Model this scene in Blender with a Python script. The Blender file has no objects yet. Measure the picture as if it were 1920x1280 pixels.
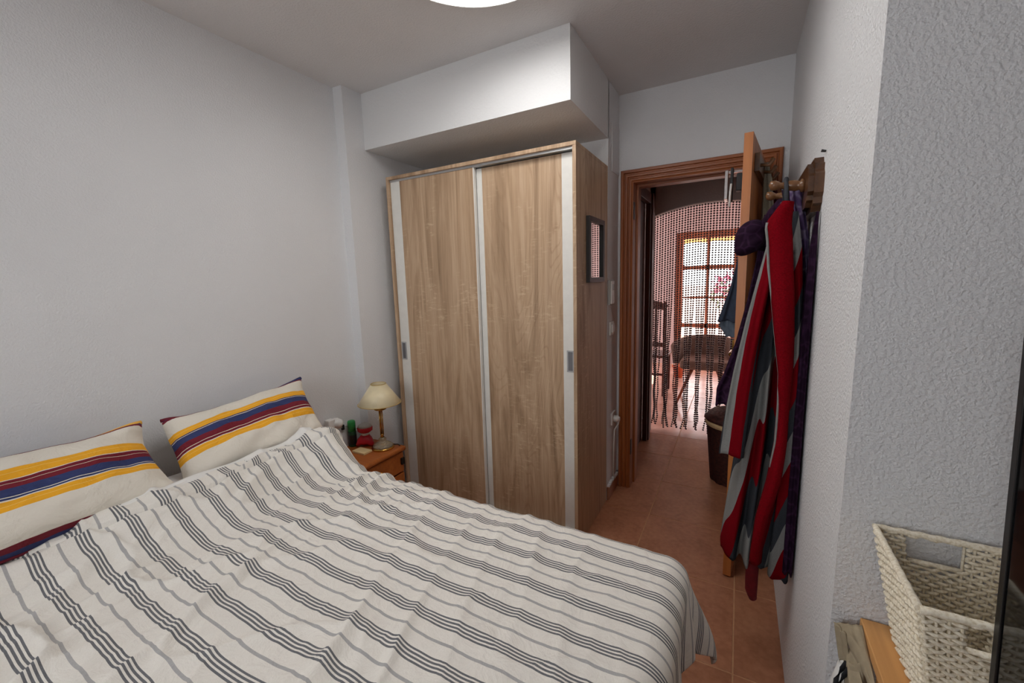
import bpy, math, random
from mathutils import Vector, Matrix, noise
random.seed(7)
PI = math.pi
sc = bpy.context.scene
C = sc.collection

# ------------------------------------------------------------------ camera
F_PX, YAW, PITCH, ROLL = 775.83, -0.5028, -0.1454, -0.029
CAM = Vector((1.8452, -1.8778, 1.3817))
cy, sy, cp, sp = math.cos(YAW), math.sin(YAW), math.cos(PITCH), math.sin(PITCH)
fwd = Vector((sy*cp, cy*cp, sp)); right = Vector((cy, -sy, 0)); up = right.cross(fwd)
cr, sr = math.cos(ROLL), math.sin(ROLL)
r2 = right*cr + up*sr; u2 = up*cr - right*sr
cam_d = bpy.data.cameras.new('camera'); cam_d.sensor_width = 36; cam_d.lens = F_PX/1920*36
cam_d.clip_start = 0.02
cam = bpy.data.objects.new('camera', cam_d); C.objects.link(cam)
M4 = Matrix.Identity(4)
for i in range(3):
    M4[i][0] = r2[i]; M4[i][1] = u2[i]; M4[i][2] = -fwd[i]; M4[i][3] = CAM[i]
cam.matrix_world = M4
sc.camera = cam

# ------------------------------------------------------------------ world, sun, exposure
LAMP_L = 29.0
sc.view_settings.view_transform = 'Standard'; sc.view_settings.look = 'None'
sc.view_settings.gamma = 1; sc.view_settings.use_curve_mapping = False
sc.view_settings.exposure = 0.70
w = bpy.data.worlds.new('world'); sc.world = w; w.use_nodes = True
bg = w.node_tree.nodes['Background']; bg.inputs[0].default_value = (0.94, 0.965, 1.0, 1); bg.inputs[1].default_value = 3.4
sun_d = bpy.data.lights.new('sun', 'SUN'); sun_d.energy = 9; sun_d.angle = 0.01; sun_d.color = (1, .95, .86)
sun = bpy.data.objects.new('sun', sun_d); C.objects.link(sun); sun.location = (1, 9, 8)
sun.rotation_euler = Vector((0.35, -1.0, -1.15)).to_track_quat('-Z', 'Y').to_euler()
def portal(loc, target, sx, sy_):
    d = bpy.data.lights.new('window_portal', 'AREA'); d.shape = 'RECTANGLE'; d.size = sx; d.size_y = sy_; d.cycles.is_portal = True
    o = bpy.data.objects.new('window_portal', d); C.objects.link(o); o.location = loc
    o.rotation_euler = (Vector(target)-Vector(loc)).to_track_quat('-Z', 'Y').to_euler(); return o
portal((.95, -3.2, 1.525), (.95, 0, 1.525), 1.2, 1.15)
portal((1.4, 5.15, 1.02), (1.4, 0, 1.02), .86, 2.0)
portal((-1.36, 3.9, 1.525), (3, 3.9, 1.525), 1.4, 1.25)  # portal of the added left opening in the far room
portal((3.46, 3.9, 1.10), (0, 3.9, 1.10), 1.4, 2.2)  # portal of the added right opening
try:
    sc.cycles.use_denoising = True
    sc.cycles.use_adaptive_sampling = True; sc.cycles.adaptive_threshold = .05
    sc.cycles.max_bounces = 8; sc.cycles.diffuse_bounces = 5
    sc.cycles.sample_clamp_indirect = 6
except Exception:
    pass

# ------------------------------------------------------------------ materials
MATS = {}
def S(r, g, b):
    f = lambda c: (c/255/12.92) if c/255 <= .04045 else ((c/255+.055)/1.055)**2.4
    return (f(r), f(g), f(b), 1)
class NT:
    def __init__(s, name, rough=.6, **kw):
        s.m = bpy.data.materials.new(name); s.m.use_nodes = True; s.t = s.m.node_tree
        s.b = s.t.nodes['Principled BSDF']; s.b.inputs['Roughness'].default_value = rough
        for k, v in kw.items(): s.b.inputs[k.replace('_', ' ')].default_value = v
        MATS[name] = s.m
    def n(s, typ, **kw):
        x = s.t.nodes.new(typ)
        for k, v in kw.items(): setattr(x, k, v)
        return x
    def l(s, a, b): s.t.links.new(a, b)
    def coord(s, out='Object', scale=(1, 1, 1), rot=(0, 0, 0)):
        tc = s.n('ShaderNodeTexCoord'); mp = s.n('ShaderNodeMapping'); s.l(tc.outputs[out], mp.inputs[0])
        mp.inputs['Scale'].default_value = scale; mp.inputs['Rotation'].default_value = rot
        return mp.outputs[0]
    def noise(s, vec, scale, detail=3, rough=.5, dist=0):
        x = s.n('ShaderNodeTexNoise'); s.l(vec, x.inputs['Vector'])
        x.inputs['Scale'].default_value = scale; x.inputs['Detail'].default_value = detail
        x.inputs['Roughness'].default_value = rough; x.inputs['Distortion'].default_value = dist
        return x.outputs[0]
    def math(s, op, a, b=None, c=None):
        x = s.n('ShaderNodeMath', operation=op)
        for i, v in enumerate((a, b, c)):
            if v is None: continue
            if isinstance(v, (int, float)): x.inputs[i].default_value = v
            else: s.l(v, x.inputs[i])
        return x.outputs[0]
    def ramp(s, fac, stops, const=False):
        x = s.n('ShaderNodeValToRGB'); s.l(fac, x.inputs[0]); e = x.color_ramp
        e.interpolation = 'CONSTANT' if const else 'LINEAR'
        while len(e.elements) < len(stops): e.elements.new(0.5)
        for el, (p, c) in zip(e.elements, stops): el.position = p; el.color = c
        return x.outputs[0]
    def mix(s, fac, a, b, typ='MIX'):
        x = s.n('ShaderNodeMix', data_type='RGBA', blend_type=typ)
        for i, v in ((0, fac), (6, a), (7, b)):
            if isinstance(v, (int, float)): x.inputs[i].default_value = v
            elif isinstance(v, tuple): x.inputs[i].default_value = v
            else: s.l(v, x.inputs[i])
        return x.outputs[2]
    def base(s, c):
        if isinstance(c, tuple): s.b.inputs['Base Color'].default_value = c
        else: s.l(c, s.b.inputs['Base Color'])
        return s
    def bump(s, h, strength=.3, dist=.005):
        x = s.n('ShaderNodeBump'); x.inputs['Strength'].default_value = strength; x.inputs['Distance'].default_value = dist
        s.l(h, x.inputs['Height']); s.l(x.outputs[0], s.b.inputs['Normal']); return s

def plain(name, c, rough=.6, var=.06, nscale=30, **kw):
    t = NT(name, rough, **kw); v = t.coord()
    nz = t.noise(v, nscale, 3)
    dk = tuple(x*(1-var*2) for x in c[:3])+(1,); lt = tuple(min(1, x*(1+var)) for x in c[:3])+(1,)
    t.base(t.ramp(nz, [(.3, dk), (.7, lt)])); return t
def stucco(name, c, strength=.35, scale=90):
    t = NT(name, .85); v = t.coord()
    n1 = t.noise(v, scale, 2, .55); n2 = t.noise(v, 2.5, 2)
    t.base(t.ramp(n2, [(.3, tuple(x*.96 for x in c[:3])+(1,)), (.7, c)]))
    hh = t.ramp(n1, [(.38, (0, 0, 0, 1)), (.66, (1, 1, 1, 1))])
    t.bump(hh, strength, .004); return t
stucco('wall_paint', (.755, .757, .768, 1), .25, 150)
stucco('rough_paint', (.755, .757, .768, 1), .5, 130)
stucco('ceiling_paint', (.71, .69, .685, 1), .25, 110)
stucco('soffit_paint', (.755, .755, .755, 1), .2, 95)
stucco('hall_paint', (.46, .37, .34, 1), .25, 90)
stucco('far_wall_bounce', (.60, .43, .40, 1), .15, 60)  # white far-room walls, pink bounce from the tiles put into the colour
stucco('white_render', (.85, .84, .80, 1), .2, 30)

def wood(name, cols, axis='z', rough=.45, grain=60, band=5, fine=.35):
    t = NT(name, rough)
    st = {'x': (.07, 1, 1), 'y': (1, .07, 1), 'z': (1, 1, .07)}[axis]
    v = t.coord('Object', st)
    b1 = t.noise(v, band, 5, .55, 1.2)
    v2 = t.coord('Object', tuple(k if k == 1 else .02 for k in st))
    b2 = t.noise(v2, grain, 4, .6)
    n = len(cols)
    c1 = t.ramp(b1, [(.28+.44*i/(n-1), c) for i, c in enumerate(cols)])
    g = t.ramp(b2, [(.35, (.62, .56, .5, 1)), (.6, (1, 1, 1, 1))])
    t.base(t.mix(fine, c1, t.mix(1.0, c1, g, 'MULTIPLY')))
    t.bump(b2, .12, .002); return t
# sonoma oak: light tan with cathedral bands and fine saw marks across
t = NT('sonoma_oak', .5)
v = t.coord('Object', (1, 1, .09)); a = t.noise(v, 7, 6, .6, 1.6)
v = t.coord('Object', (1, 1, .03)); b = t.noise(v, 70, 4, .65)
v = t.coord('Object', (.25, .25, 1)); c = t.noise(v, 75, 3, .7)
v = t.coord('Object', (1, 1, .55)); d = t.noise(v, 4, 3, .6, .5)
c1 = t.ramp(a, [(.26, S(134, 107, 81)), (.40, S(174, 144, 114)), (.53, S(197, 168, 138)), (.62, S(186, 156, 125)), (.74, S(158, 129, 101))])
g = t.ramp(b, [(.32, (.62, .54, .45, 1)), (.55, (1, 1, 1, 1))])
c2 = t.mix(.55, c1, t.mix(1.0, c1, g, 'MULTIPLY'))
v = t.coord('Object', (1, 1, .16)); e1 = t.noise(v, 3.2, 2, .5, .8); e2 = t.noise(v, 1.6, 2, .5)
ln_ = t.ramp(t.math('FRACT', t.math('MULTIPLY', e1, 34)), [(.0, (.62, .52, .42, 1)), (.16, (1, 1, 1, 1)), (.84, (1, 1, 1, 1)), (1, (.62, .52, .42, 1))])
c2 = t.mix(t.ramp(e2, [(.46, (0, 0, 0, 1)), (.66, (.42, .42, .42, 1))]), c2, t.mix(1.0, c2, ln_, 'MULTIPLY'))
msk = t.math('MULTIPLY', t.ramp(d, [(.5, (0, 0, 0, 1)), (.66, (1, 1, 1, 1))]), t.ramp(c, [(.55, (0, 0, 0, 1)), (.66, (1, 1, 1, 1))]))
t.base(t.mix(t.math('MULTIPLY', msk, .5), c2, S(226, 202, 168))); t.bump(b, .1, .002)
wood('door_oak', [S(150, 84, 38), S(183, 111, 56), S(201, 131, 72)], 'z', .38, 60, 5)
wood('frame_oak_v', [S(128, 66, 30), S(160, 90, 44), S(181, 112, 62)], 'z', .4, 70, 6)
wood('frame_oak_h', [S(128, 66, 30), S(160, 90, 44), S(181, 112, 62)], 'x', .4, 70, 6)
wood('hall_wood', [S(62, 26, 18), S(84, 38, 26), S(98, 46, 30)], 'z', .4, 60, 5)
wood('far_wood', [S(120, 58, 34), S(150, 76, 44), S(165, 90, 56)], 'z', .5, 60, 5)
wood('walnut', [S(58, 34, 18), S(92, 60, 36), S(120, 82, 52)], 'y', .28, 50, 8)
wood('peg_wood', [S(88, 56, 32), S(118, 80, 50), S(138, 98, 64)], 'x', .25, 50, 8)
wood('pine', [S(196, 138, 78), S(216, 160, 98), S(228, 178, 116)], 'y', .5, 60, 4)
wood('honey_wood', [S(150, 78, 30), S(176, 98, 44), S(190, 112, 54)], 'x', .35, 60, 5)
plain('white_laminate', S(226, 224, 218), .4, .02)
plain('aluminium', S(196, 196, 196), .3, .03, Metallic=.8)
plain('handle_grey', S(176, 176, 178), .35, .03, Metallic=.3)
plain('handle_dark', S(118, 118, 122), .4, .03, Metallic=.5)
plain('white_plastic', S(232, 230, 226), .35, .02)
plain('grey_plastic', S(180, 178, 174), .45, .03)
plain('black_plastic', S(18, 18, 20), .35, .05)
plain('black_frame', S(28, 22, 20), .4, .05)
plain('brass', S(206, 158, 82), .18, .05, Metallic=1.0)
plain('steel', S(196, 190, 188), .25, .04, Metallic=1.0)
plain('lamp_shade', S(226, 212, 176), .35, .03)
plain('shade_trim', S(190, 160, 96), .4, .03)
plain('crystal', S(232, 222, 196), .08, .03, Transmission_Weight=.7)
plain('can_green', S(40, 150, 74), .35, .04)
plain('can_body', S(20, 66, 40), .35, .04)
plain('can_label', S(22, 20, 20), .4, .04)
plain('red_gloss', S(190, 20, 40), .25, .05)
plain('cream_paper', S(222, 198, 150), .7, .03)
plain('sheet_white', S(232, 230, 226), .9, .02)
plain('mattress_fabric', S(214, 208, 198), .9, .03)
plain('tile_base', S(150, 92, 60), .7, .05)
plain('grout', S(196, 150, 112), .85, .06)
plain('denim', S(44, 54, 72), .9, .12, 60)
plain('denim_inner', S(84, 96, 110), .9, .1, 60)
plain('grey_cloth', S(150, 142, 124), .95, .1, 50)
plain('wine_cloth', S(96, 18, 26), .95, .1, 50)
plain('charcoal_cloth', S(58, 60, 66), .95, .08, 60)
plain('beige_canvas', S(156, 142, 118), .95, .06, 80)
plain('black_cloth', S(20, 20, 26), .9, .1, 80)
plain('bead_brown', S(64, 34, 32), .35, .12, 40)
plain('cream_liner', S(214, 186, 140), .9, .05)
plain('grey_upholstery', S(132, 108, 96), .95, .1, 40)
plain('terracotta_pot', S(200, 92, 50), .7, .05)
plain('awning_yellow', S(236, 190, 96), .8, .04)
plain('bougainvillea', S(178, 70, 120), .8, .15, 8)
plain('leaf_green', S(70, 96, 50), .8, .15, 8)
t = NT('far_tile_lit', .22); v = t.coord(); n1 = t.noise(v, 5, 4)  # far-room tile, window light on the floor put into a paler colour
t.base(t.ramp(n1, [(.3, S(196, 146, 128)), (.7, S(222, 178, 160))]))
plain('terrace_tile', S(206, 160, 140), .7, .08)
plain('iron_black', S(30, 26, 28), .5, .05)
plain('trim_grey', S(130, 130, 128), .95, .06, 60)
plain('red_felt', S(120, 20, 32), .95, .1, 60)
t = NT('mirror_glass', .02, Metallic=1.0); t.base((.9, .9, .9, 1))
t = NT('screen_black', .06); t.base(S(8, 8, 10))
t = NT('glass', .03, Alpha=.10); t.base((.9, .95, .95, 1))
t = NT('ring_glow', .5); t.base((1, 1, 1, 1)); t.b.inputs['Emission Color'].default_value = (1, .985, .96, 1); t.b.inputs['Emission Strength'].default_value = LAMP_L
# terracotta tile
t = NT('terracotta_tile', .38); v = t.coord()
oi = t.n('ShaderNodeObjectInfo')
n1 = t.noise(v, 5, 5, .6, .6); n2 = t.noise(v, 40, 3)
c1 = t.ramp(n1, [(.28, S(148, 94, 66)), (.5, S(171, 115, 84)), (.72, S(186, 132, 99))])
c2 = t.mix(.25, c1, t.ramp(n2, [(.35, S(140, 90, 66)), (.65, S(194, 142, 112))]))
hv = t.n('ShaderNodeHueSaturation'); t.l(c2, hv.inputs['Color'])
t.l(t.math('MULTIPLY_ADD', oi.outputs['Random'], .14, .93), hv.inputs['Value'])
t.base(hv.outputs[0]); t.bump(n1, .12, .004)
# duvet: groups of four charcoal stripes and single grey stripes, along the bed
def uvsep(t):
    tc = t.n('ShaderNodeTexCoord'); s = t.n('ShaderNodeSeparateXYZ'); t.l(tc.outputs['UV'], s.inputs[0]); return s.outputs[0], s.outputs[1]
t = NT('duvet_cotton', .92); u, vv = uvsep(t)
PER = .0977
fr = t.math('FRACT', t.math('DIVIDE', t.math('ADD', vv, 10*PER), PER))
cream = S(233, 228, 219); dark = S(92, 93, 98); grey = S(170, 168, 167)
st = [(0, dark)]
pos = 0
st = []
for k in range(4):
    st += [(.0+k*.085, dark), (.045+k*.085, cream)]
st += [(.615, grey), (.685, cream)]
col = t.ramp(fr, st, True)
ft = t.n('ShaderNodeTexCoord')
nz = t.noise(ft.outputs['Object'], 400, 2)
t.base(t.mix(.06, col, t.ramp(nz, [(.4, (.5, .48, .45, 1)), (.6, (1, 1, 1, 1))])))
n3 = t.noise(ft.outputs['Object'], 14, 4, .6, 1.0)
t.bump(n3, .35, .02)
# pillow cases
def pillow_mat(name, stops):
    t = NT(name, .92); u, vv = uvsep(t); tc = t.n('ShaderNodeTexCoord')
    wob = t.math('MULTIPLY_ADD', t.noise(tc.outputs['Object'], 9, 2), .03, -.015)
    t.base(t.ramp(t.math('ADD', vv, wob), stops, True))
    t.bump(t.noise(tc.outputs['Object'], 11, 4, .6, .8), .6, .02)
CR, YE, NA, RE, WH = S(226, 219, 206), S(240, 172, 36), S(48, 58, 104), S(116, 24, 40), S(228, 218, 200)
PY = S(246, 200, 110)
pillow_mat('pillow_stripe_a', [(0, CR), (.33, YE), (.385, PY), (.39, YE), (.43, CR), (.445, RE), (.475, WH), (.483, RE), (.56, NA), (.655, WH), (.661, NA), (.678, YE), (.725, PY), (.73, YE), (.76, CR), (.94, RE), (.965, NA)])
pillow_mat('pillow_stripe_b', [(0, NA), (.02, RE), (.045, CR), (.32, YE), (.365, PY), (.37, YE), (.41, CR), (.418, NA), (.44, WH), (.446, NA), (.53, RE), (.575, WH), (.581, RE), (.615, CR), (.625, YE), (.68, PY), (.686, YE), (.73, CR), (.94, RE), (.965, NA)])
# striped robe
def robe_mat(name, ku, kv, phase):
    t = NT(name, .98); u, vv = uvsep(t); tc = t.n('ShaderNodeTexCoord')
    wob = t.math('MULTIPLY_ADD', t.noise(tc.outputs['Object'], 7, 2), .10, -.05)
    f = t.math('ADD', t.math('ADD', t.math('MULTIPLY', u, ku), t.math('MULTIPLY', vv, kv)), wob)
    f = t.math('FRACT', t.math('ADD', f, 20+phase))
    R_, D_, L_ = S(112, 6, 18), S(54, 57, 62), S(128, 128, 126)
    cc = t.ramp(f, [(0, R_), (.36, D_), (.68, L_), (.99, R_)], True)
    fz = t.noise(tc.outputs['Object'], 260, 2)
    t.base(t.mix(.25, cc, t.mix(1.0, cc, t.ramp(fz, [(.3, (.6, .6, .6, 1)), (.7, (1, 1, 1, 1))]), 'MULTIPLY')))
    t.b.inputs['Specular IOR Level'].default_value = .05
    t.bump(fz, .35, .003)
robe_mat('robe_stripe', 12.5, -2.0, .1)
robe_mat('panel_stripe', 11, -3.2, .5)
robe_mat('sleeve_stripe', 12.0, 0.1, .98)
t = NT('robe_red', .98, Specular_IOR_Level=.05); tc = t.n('ShaderNodeTexCoord'); fz = t.noise(tc.outputs['Object'], 220, 2)
t.base(t.ramp(fz, [(.3, S(98, 4, 13)), (.7, S(120, 6, 19))])); t.bump(fz, .3, .003)
# purple fleece with a pale leopard print
def purple(name, c1, c2):
    t = NT(name, .8); tc = t.n('ShaderNodeTexCoord')
    vo = t.n('ShaderNodeTexVoronoi', feature='DISTANCE_TO_EDGE'); vo.inputs['Scale'].default_value = 26
    t.l(tc.outputs['Object'], vo.inputs['Vector'])
    nz = t.noise(tc.outputs['Object'], 60, 3)
    m = t.ramp(vo.outputs['Distance'], [(.03, (1, 1, 1, 1)), (.12, (0, 0, 0, 1))])
    t.base(t.mix(t.math('MULTIPLY', m, nz), c1, c2)); t.bump(nz, .3, .003)
    t.b.inputs['Specular IOR Level'].default_value = .15
purple('purple_fleece', S(34, 12, 34), S(60, 34, 62))
purple('purple_lit', S(98, 78, 118), S(160, 146, 176))  # the robe's purple again, with the light falling on it put into the colour
# wicker
t = NT('dark_wicker', .55); v = t.coord(); nz = t.noise(v, 60, 3)
t.base(t.ramp(nz, [(.3, S(40, 18, 16)), (.7, S(82, 42, 36))]))
t = NT('paper_rope', .85); v = t.coord(); nz = t.noise(v, 220, 3)
t.base(t.ramp(nz, [(.3, S(214, 200, 172)), (.6, S(242, 233, 214))])); t.bump(nz, .4, .002)

# ------------------------------------------------------------------ mesh helpers
def off(p):
    v = Vector((0, 0, 0))
    while p is not None:
        v += p.location; p = p.parent
    return v
class MB:
    def __init__(s): s.v = []; s.f = []; s.uv = []; s.sm = []
    def add(s, vs, fs, uv=None, smooth=False):
        o = len(s.v); s.v += [tuple(p) for p in vs]; s.f += [tuple(i+o for i in f) for f in fs]
        s.uv += list(uv) if uv else [(0, 0)]*len(vs); s.sm += [smooth]*len(fs); return s
    def box(s, x0, x1, y0, y1, z0, z1, bev=0.0):
        if bev <= 0:
            vs = [(x, y, z) for z in (z0, z1) for y in (y0, y1) for x in (x0, x1)]
            return s.add(vs, [(0, 2, 3, 1), (4, 5, 7, 6), (0, 1, 5, 4), (2, 6, 7, 3), (0, 4, 6, 2), (1, 3, 7, 5)])
        import bmesh
        bm = bmesh.new(); bmesh.ops.create_cube(bm, size=1)
        for q in bm.verts: q.co = Vector(((x0+x1)/2+q.co.x*(x1-x0), (y0+y1)/2+q.co.y*(y1-y0), (z0+z1)/2+q.co.z*(z1-z0)))
        bmesh.ops.bevel(bm, geom=list(bm.edges), offset=bev, segments=2, affect='EDGES', profile=.5)
        bm.verts.index_update(); s.add([q.co[:] for q in bm.verts], [[q.index for q in f.verts] for f in bm.faces]); bm.free(); return s
    def loft(s, rows, closed=True, cap=True, uvs=None, smooth=True):
        n = len(rows[0]); vs = [p for r in rows for p in r]; fs = []
        for i in range(len(rows)-1):
            for j in range(n if closed else n-1):
                k = (j+1) % n
                fs.append((i*n+j, i*n+k, (i+1)*n+k, (i+1)*n+j))
        s.add(vs, fs, [q for r in uvs for q in r] if uvs else None, smooth)
        if cap and closed:
            o = len(s.v)-len(vs)
            s.f += [tuple(o+j for j in range(n))[::-1], tuple(o+(len(rows)-1)*n+j for j in range(n))]; s.sm += [False, False]
        return s
    def lathe(s, prof, c=(0, 0, 0), n=24, axis='z', cap=True, sx=1, sy=1):
        rows = []
        for r, h in prof:
            row = []
            for j in range(n):
                a = 2*PI*j/n; p = (r*sx*math.cos(a), r*sy*math.sin(a), h)
                if axis == 'x': p = (p[2], p[0], p[1])
                if axis == 'y': p = (p[0], p[2], p[1])
                row.append((p[0]+c[0], p[1]+c[1], p[2]+c[2]))
            rows.append(row)
        return s.loft(rows, True, cap)
    def tube(s, pts, r, n=8, cap=True):
        pts = [Vector(p) for p in pts]; rows = []
        rs = r if isinstance(r, (list, tuple)) else [r]*len(pts)
        for i, p in enumerate(pts):
            d = (pts[min(i+1, len(pts)-1)]-pts[max(i-1, 0)]).normalized()
            a = d.cross(Vector((0, 0, 1)) if abs(d.z) < .9 else Vector((1, 0, 0))).normalized(); b = d.cross(a)
            rows.append([tuple(p+(a*math.cos(2*PI*j/n)+b*math.sin(2*PI*j/n))*rs[i]) for j in range(n)])
        return s.loft(rows, True, cap)
    def bar(s, p, q, w, h):
        p = Vector(p); q = Vector(q); d = (q-p).normalized()
        a = d.cross(Vector((0, 0, 1)) if abs(d.z) < .95 else Vector((0, 1, 0))).normalized(); b = d.cross(a).normalized()
        k = [a*w/2+b*h/2, a*w/2-b*h/2, -a*w/2-b*h/2, -a*w/2+b*h/2]
        return s.loft([[tuple(p+e) for e in k], [tuple(q+e) for e in k]], True, True, None, False)
    def prism(s, poly, axis, a0, a1):
        def P(u, v, a): return {'x': (a, u, v), 'y': (u, a, v), 'z': (u, v, a)}[axis]
        n = len(poly)
        s.add([P(u, v, a0) for u, v in poly]+[P(u, v, a1) for u, v in poly],
              [tuple(range(n)), tuple(range(2*n-1, n-1, -1))]+[(i, i+n, (i+1) % n+n, (i+1) % n) for i in range(n)])
        return s
    def grid(s, fn, nu, nv, smooth=True):
        vs, uv = [], []
        for i in range(nu+1):
            for j in range(nv+1):
                p, q = fn(i/nu, j/nv); vs.append(p); uv.append(q)
        fs = [(i*(nv+1)+j, i*(nv+1)+j+1, (i+1)*(nv+1)+j+1, (i+1)*(nv+1)+j) for i in range(nu) for j in range(nv)]
        return s.add(vs, fs, uv, smooth)
    def build(s, name, mat, parent=None, smooth=None, fix=True):
        o_ = off(parent); loc = Vector((0, 0, 0))
        if parent is None:
            xs = [p[0] for p in s.v]; ys = [p[1] for p in s.v]; zs = [p[2] for p in s.v]
            loc = Vector(((min(xs)+max(xs))/2, (min(ys)+max(ys))/2, min(zs)))
        sh = o_+loc
        me = bpy.data.meshes.new(name); me.from_pydata([(p[0]-sh.x, p[1]-sh.y, p[2]-sh.z) for p in s.v], [], s.f)
        me.polygons.foreach_set('use_smooth', [bool(x) if smooth is None else smooth for x in s.sm])
        if any(q != (0, 0) for q in s.uv):
            ul = me.uv_layers.new(name='UVMap'); li = [0]*len(me.loops); me.loops.foreach_get('vertex_index', li)
            flat = []
            for i in li: flat += s.uv[i]
            ul.data.foreach_set('uv', flat)
        me.update()
        if fix:
            import bmesh
            bm = bmesh.new(); bm.from_mesh(me); bmesh.ops.recalc_face_normals(bm, faces=bm.faces); bm.to_mesh(me); bm.free()
        me.materials.append(MATS[mat])
        o = bpy.data.objects.new(name, me); C.objects.link(o); o.location = loc; o.parent = parent
        return o
def tag(o, label, cat, group=None):
    o['label'] = label; o['category'] = cat
    if group: o['group'] = group
    return o
def thing(name, loc, label, cat, group=None):
    o = bpy.data.objects.new(name, None); C.objects.link(o); o.location = loc; o.empty_display_size = .1
    return tag(o, label, cat, group)
def struct(o): o['kind'] = 'structure'; return o
def sm(a, b, x):
    t = max(0, min(1, (x-a)/(b-a))); return t*t*(3-2*t)
def interp(tab, x):
    if x <= tab[0][0]: return tab[0][1:] if len(tab[0]) > 2 else tab[0][1]
    for p, q in zip(tab, tab[1:]):
        if x <= q[0]:
            t = (x-p[0])/(q[0]-p[0]); r = tuple(a+(b-a)*t for a, b in zip(p[1:], q[1:])); return r if len(r) > 1 else r[0]
    return tab[-1][1:] if len(tab[-1]) > 2 else tab[-1][1]

# ------------------------------------------------------------------ room shell
H = 2.448; XL = -.148; XP = -.079; XS = 1.1705; XR = 2.04; YB = .755; YC = -.909; YW = .522
YARCH = 1.9; HX0 = 1.19; HX1 = 2.55; YREAR = -3.1; XFAR = 3.3; YWIN = 5.0
fl = struct(MB().box(XL-.3, 4.2, YREAR-.1, YWIN+.0, -.12, -.0018).build('floor', 'grout'))
TP = .447; TX0, TY0 = 1.437, .03
tile_mesh = None; far_tile_mesh = None
for i in range(-4, 5):
    for j in range(-7, 12):
        x0, y0 = TX0+i*TP, TY0+j*TP
        if x0 > 3.0 or x0+TP < XL or y0+TP < YREAR or y0+TP > YWIN+.05: continue
        if y0 > .4 and (x0 < .6 or x0 > 2.5) and y0 < 1.6: continue
        if tile_mesh is None:
            o = MB().box(-TP/2+.0025, TP/2-.0025, -TP/2+.0025, TP/2-.0025, -.012, 0, .0015).build('tile', 'terracotta_tile')
            tile_mesh = o.data; tile_mesh.transform(Matrix.Translation((0, 0, -.012))); o.parent = fl
        else:
            o = bpy.data.objects.new('tile', tile_mesh); C.objects.link(o); o.parent = fl
        if y0 > 1.7:
            if far_tile_mesh is None: far_tile_mesh = tile_mesh.copy(); far_tile_mesh.materials[0] = MATS['far_tile_lit']
            o.data = far_tile_mesh
        o.location = Vector((x0+TP/2, y0+TP/2, 0)) - fl.location
struct(MB().box(XL-.3, XFAR+.2, YREAR-.1, YARCH+.2, H, H+.12).build('ceiling', 'ceiling_paint'))
struct(MB().box(XL-.2, XL, YREAR, .9, 0, H).build('wall_left', 'wall_paint'))
struct(MB().box(XL-.01, XP, -.199, YW+.02, 0, H).build('wall_pillar', 'wall_paint'))
struct(MB().box(XL, XS, YW, .90, 0, H).build('wall_back', 'wall_paint'))
struct(MB().box(XP-.01, XS, -.0655, YW+.01, 2.147, H+.01).build('wall_soffit', 'soffit_paint'))
DX0, DX1, DZ = 1.262, 1.938, 1.943
m = MB(); m.box(XS-.01, DX0-.02, YB, .90, 0, H); m.box(DX1+.02, HX1+.2, YB, .90, 0, H); m.box(DX0-.02, DX1+.02, YB, .90, DZ+.02, H)
struct(m.build('wall_door', 'wall_paint'))
struct(MB().box(XR, XFAR, YC, YB, 0, H).build('wall_right', 'rough_paint'))
struct(MB().box(XFAR, XFAR+.15, YREAR, YC+.3, 0, H).build('wall_niche', 'wall_paint'))
RW0, RW1, RZ0, RZ1 = .35, 1.55, .95, 2.10
m = MB(); m.box(XL-.2, RW0, YREAR-.15, YREAR, 0, H); m.box(RW1, XFAR+.15, YREAR-.15, YREAR, 0, H); m.box(RW0, RW1, YREAR-.15, YREAR, 0, RZ0); m.box(RW0, RW1, YREAR-.15, YREAR, RZ1, H)
struct(m.build('wall_rear', 'wall_paint'))
w3 = struct(MB().box(RW0, RW0+.05, YREAR-.10, YREAR-.05, RZ0, RZ1).build('window_3', 'white_laminate'))
for bx in ((RW1-.05, RW1, YREAR-.10, YREAR-.05, RZ0, RZ1), (RW0+.05, RW1-.05, YREAR-.10, YREAR-.05, RZ0, RZ0+.05), (RW0+.05, RW1-.05, YREAR-.10, YREAR-.05, RZ1-.05, RZ1), (.93, .97, YREAR-.10, YREAR-.05, RZ0+.05, RZ1-.05)):
    MB().box(*bx).build('frame_rail', 'white_laminate', w3)
for xa, xb in ((RW0+.05, .93), (.97, RW1-.05)): MB().box(xa, xb, YREAR-.077, YREAR-.073, RZ0+.05, RZ1-.05).build('pane', 'glass', w3)
# cover plate lines on the stub wall beside the door
m = MB(); m.box(XS, XS+.003, .60, .752, 1.99, 2.26); struct(m.build('trim_1', 'wall_paint'))
# tile skirting of the stub wall
bb = struct(MB().box(XS, XS+.012, YW+.005, YB, 0, .085, .002).build('baseboard_back', 'terracotta_tile'))
m = MB()
for k in range(14):
    yy = YW+.012+k*.017; m.box(XS, XS+.013+.004*random.random(), yy, yy+.016, .083, .092+.012*random.random())
m.build('grout_edge', 'wall_paint', bb)
# hallway
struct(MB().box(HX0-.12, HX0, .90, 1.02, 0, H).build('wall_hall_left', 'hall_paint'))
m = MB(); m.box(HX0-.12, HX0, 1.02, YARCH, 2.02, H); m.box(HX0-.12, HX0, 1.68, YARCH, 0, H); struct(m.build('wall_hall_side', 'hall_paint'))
struct(MB().box(HX1, HX1+.12, .9, YARCH+.1, 0, H).build('wall_hall_right', 'hall_paint'))
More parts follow.
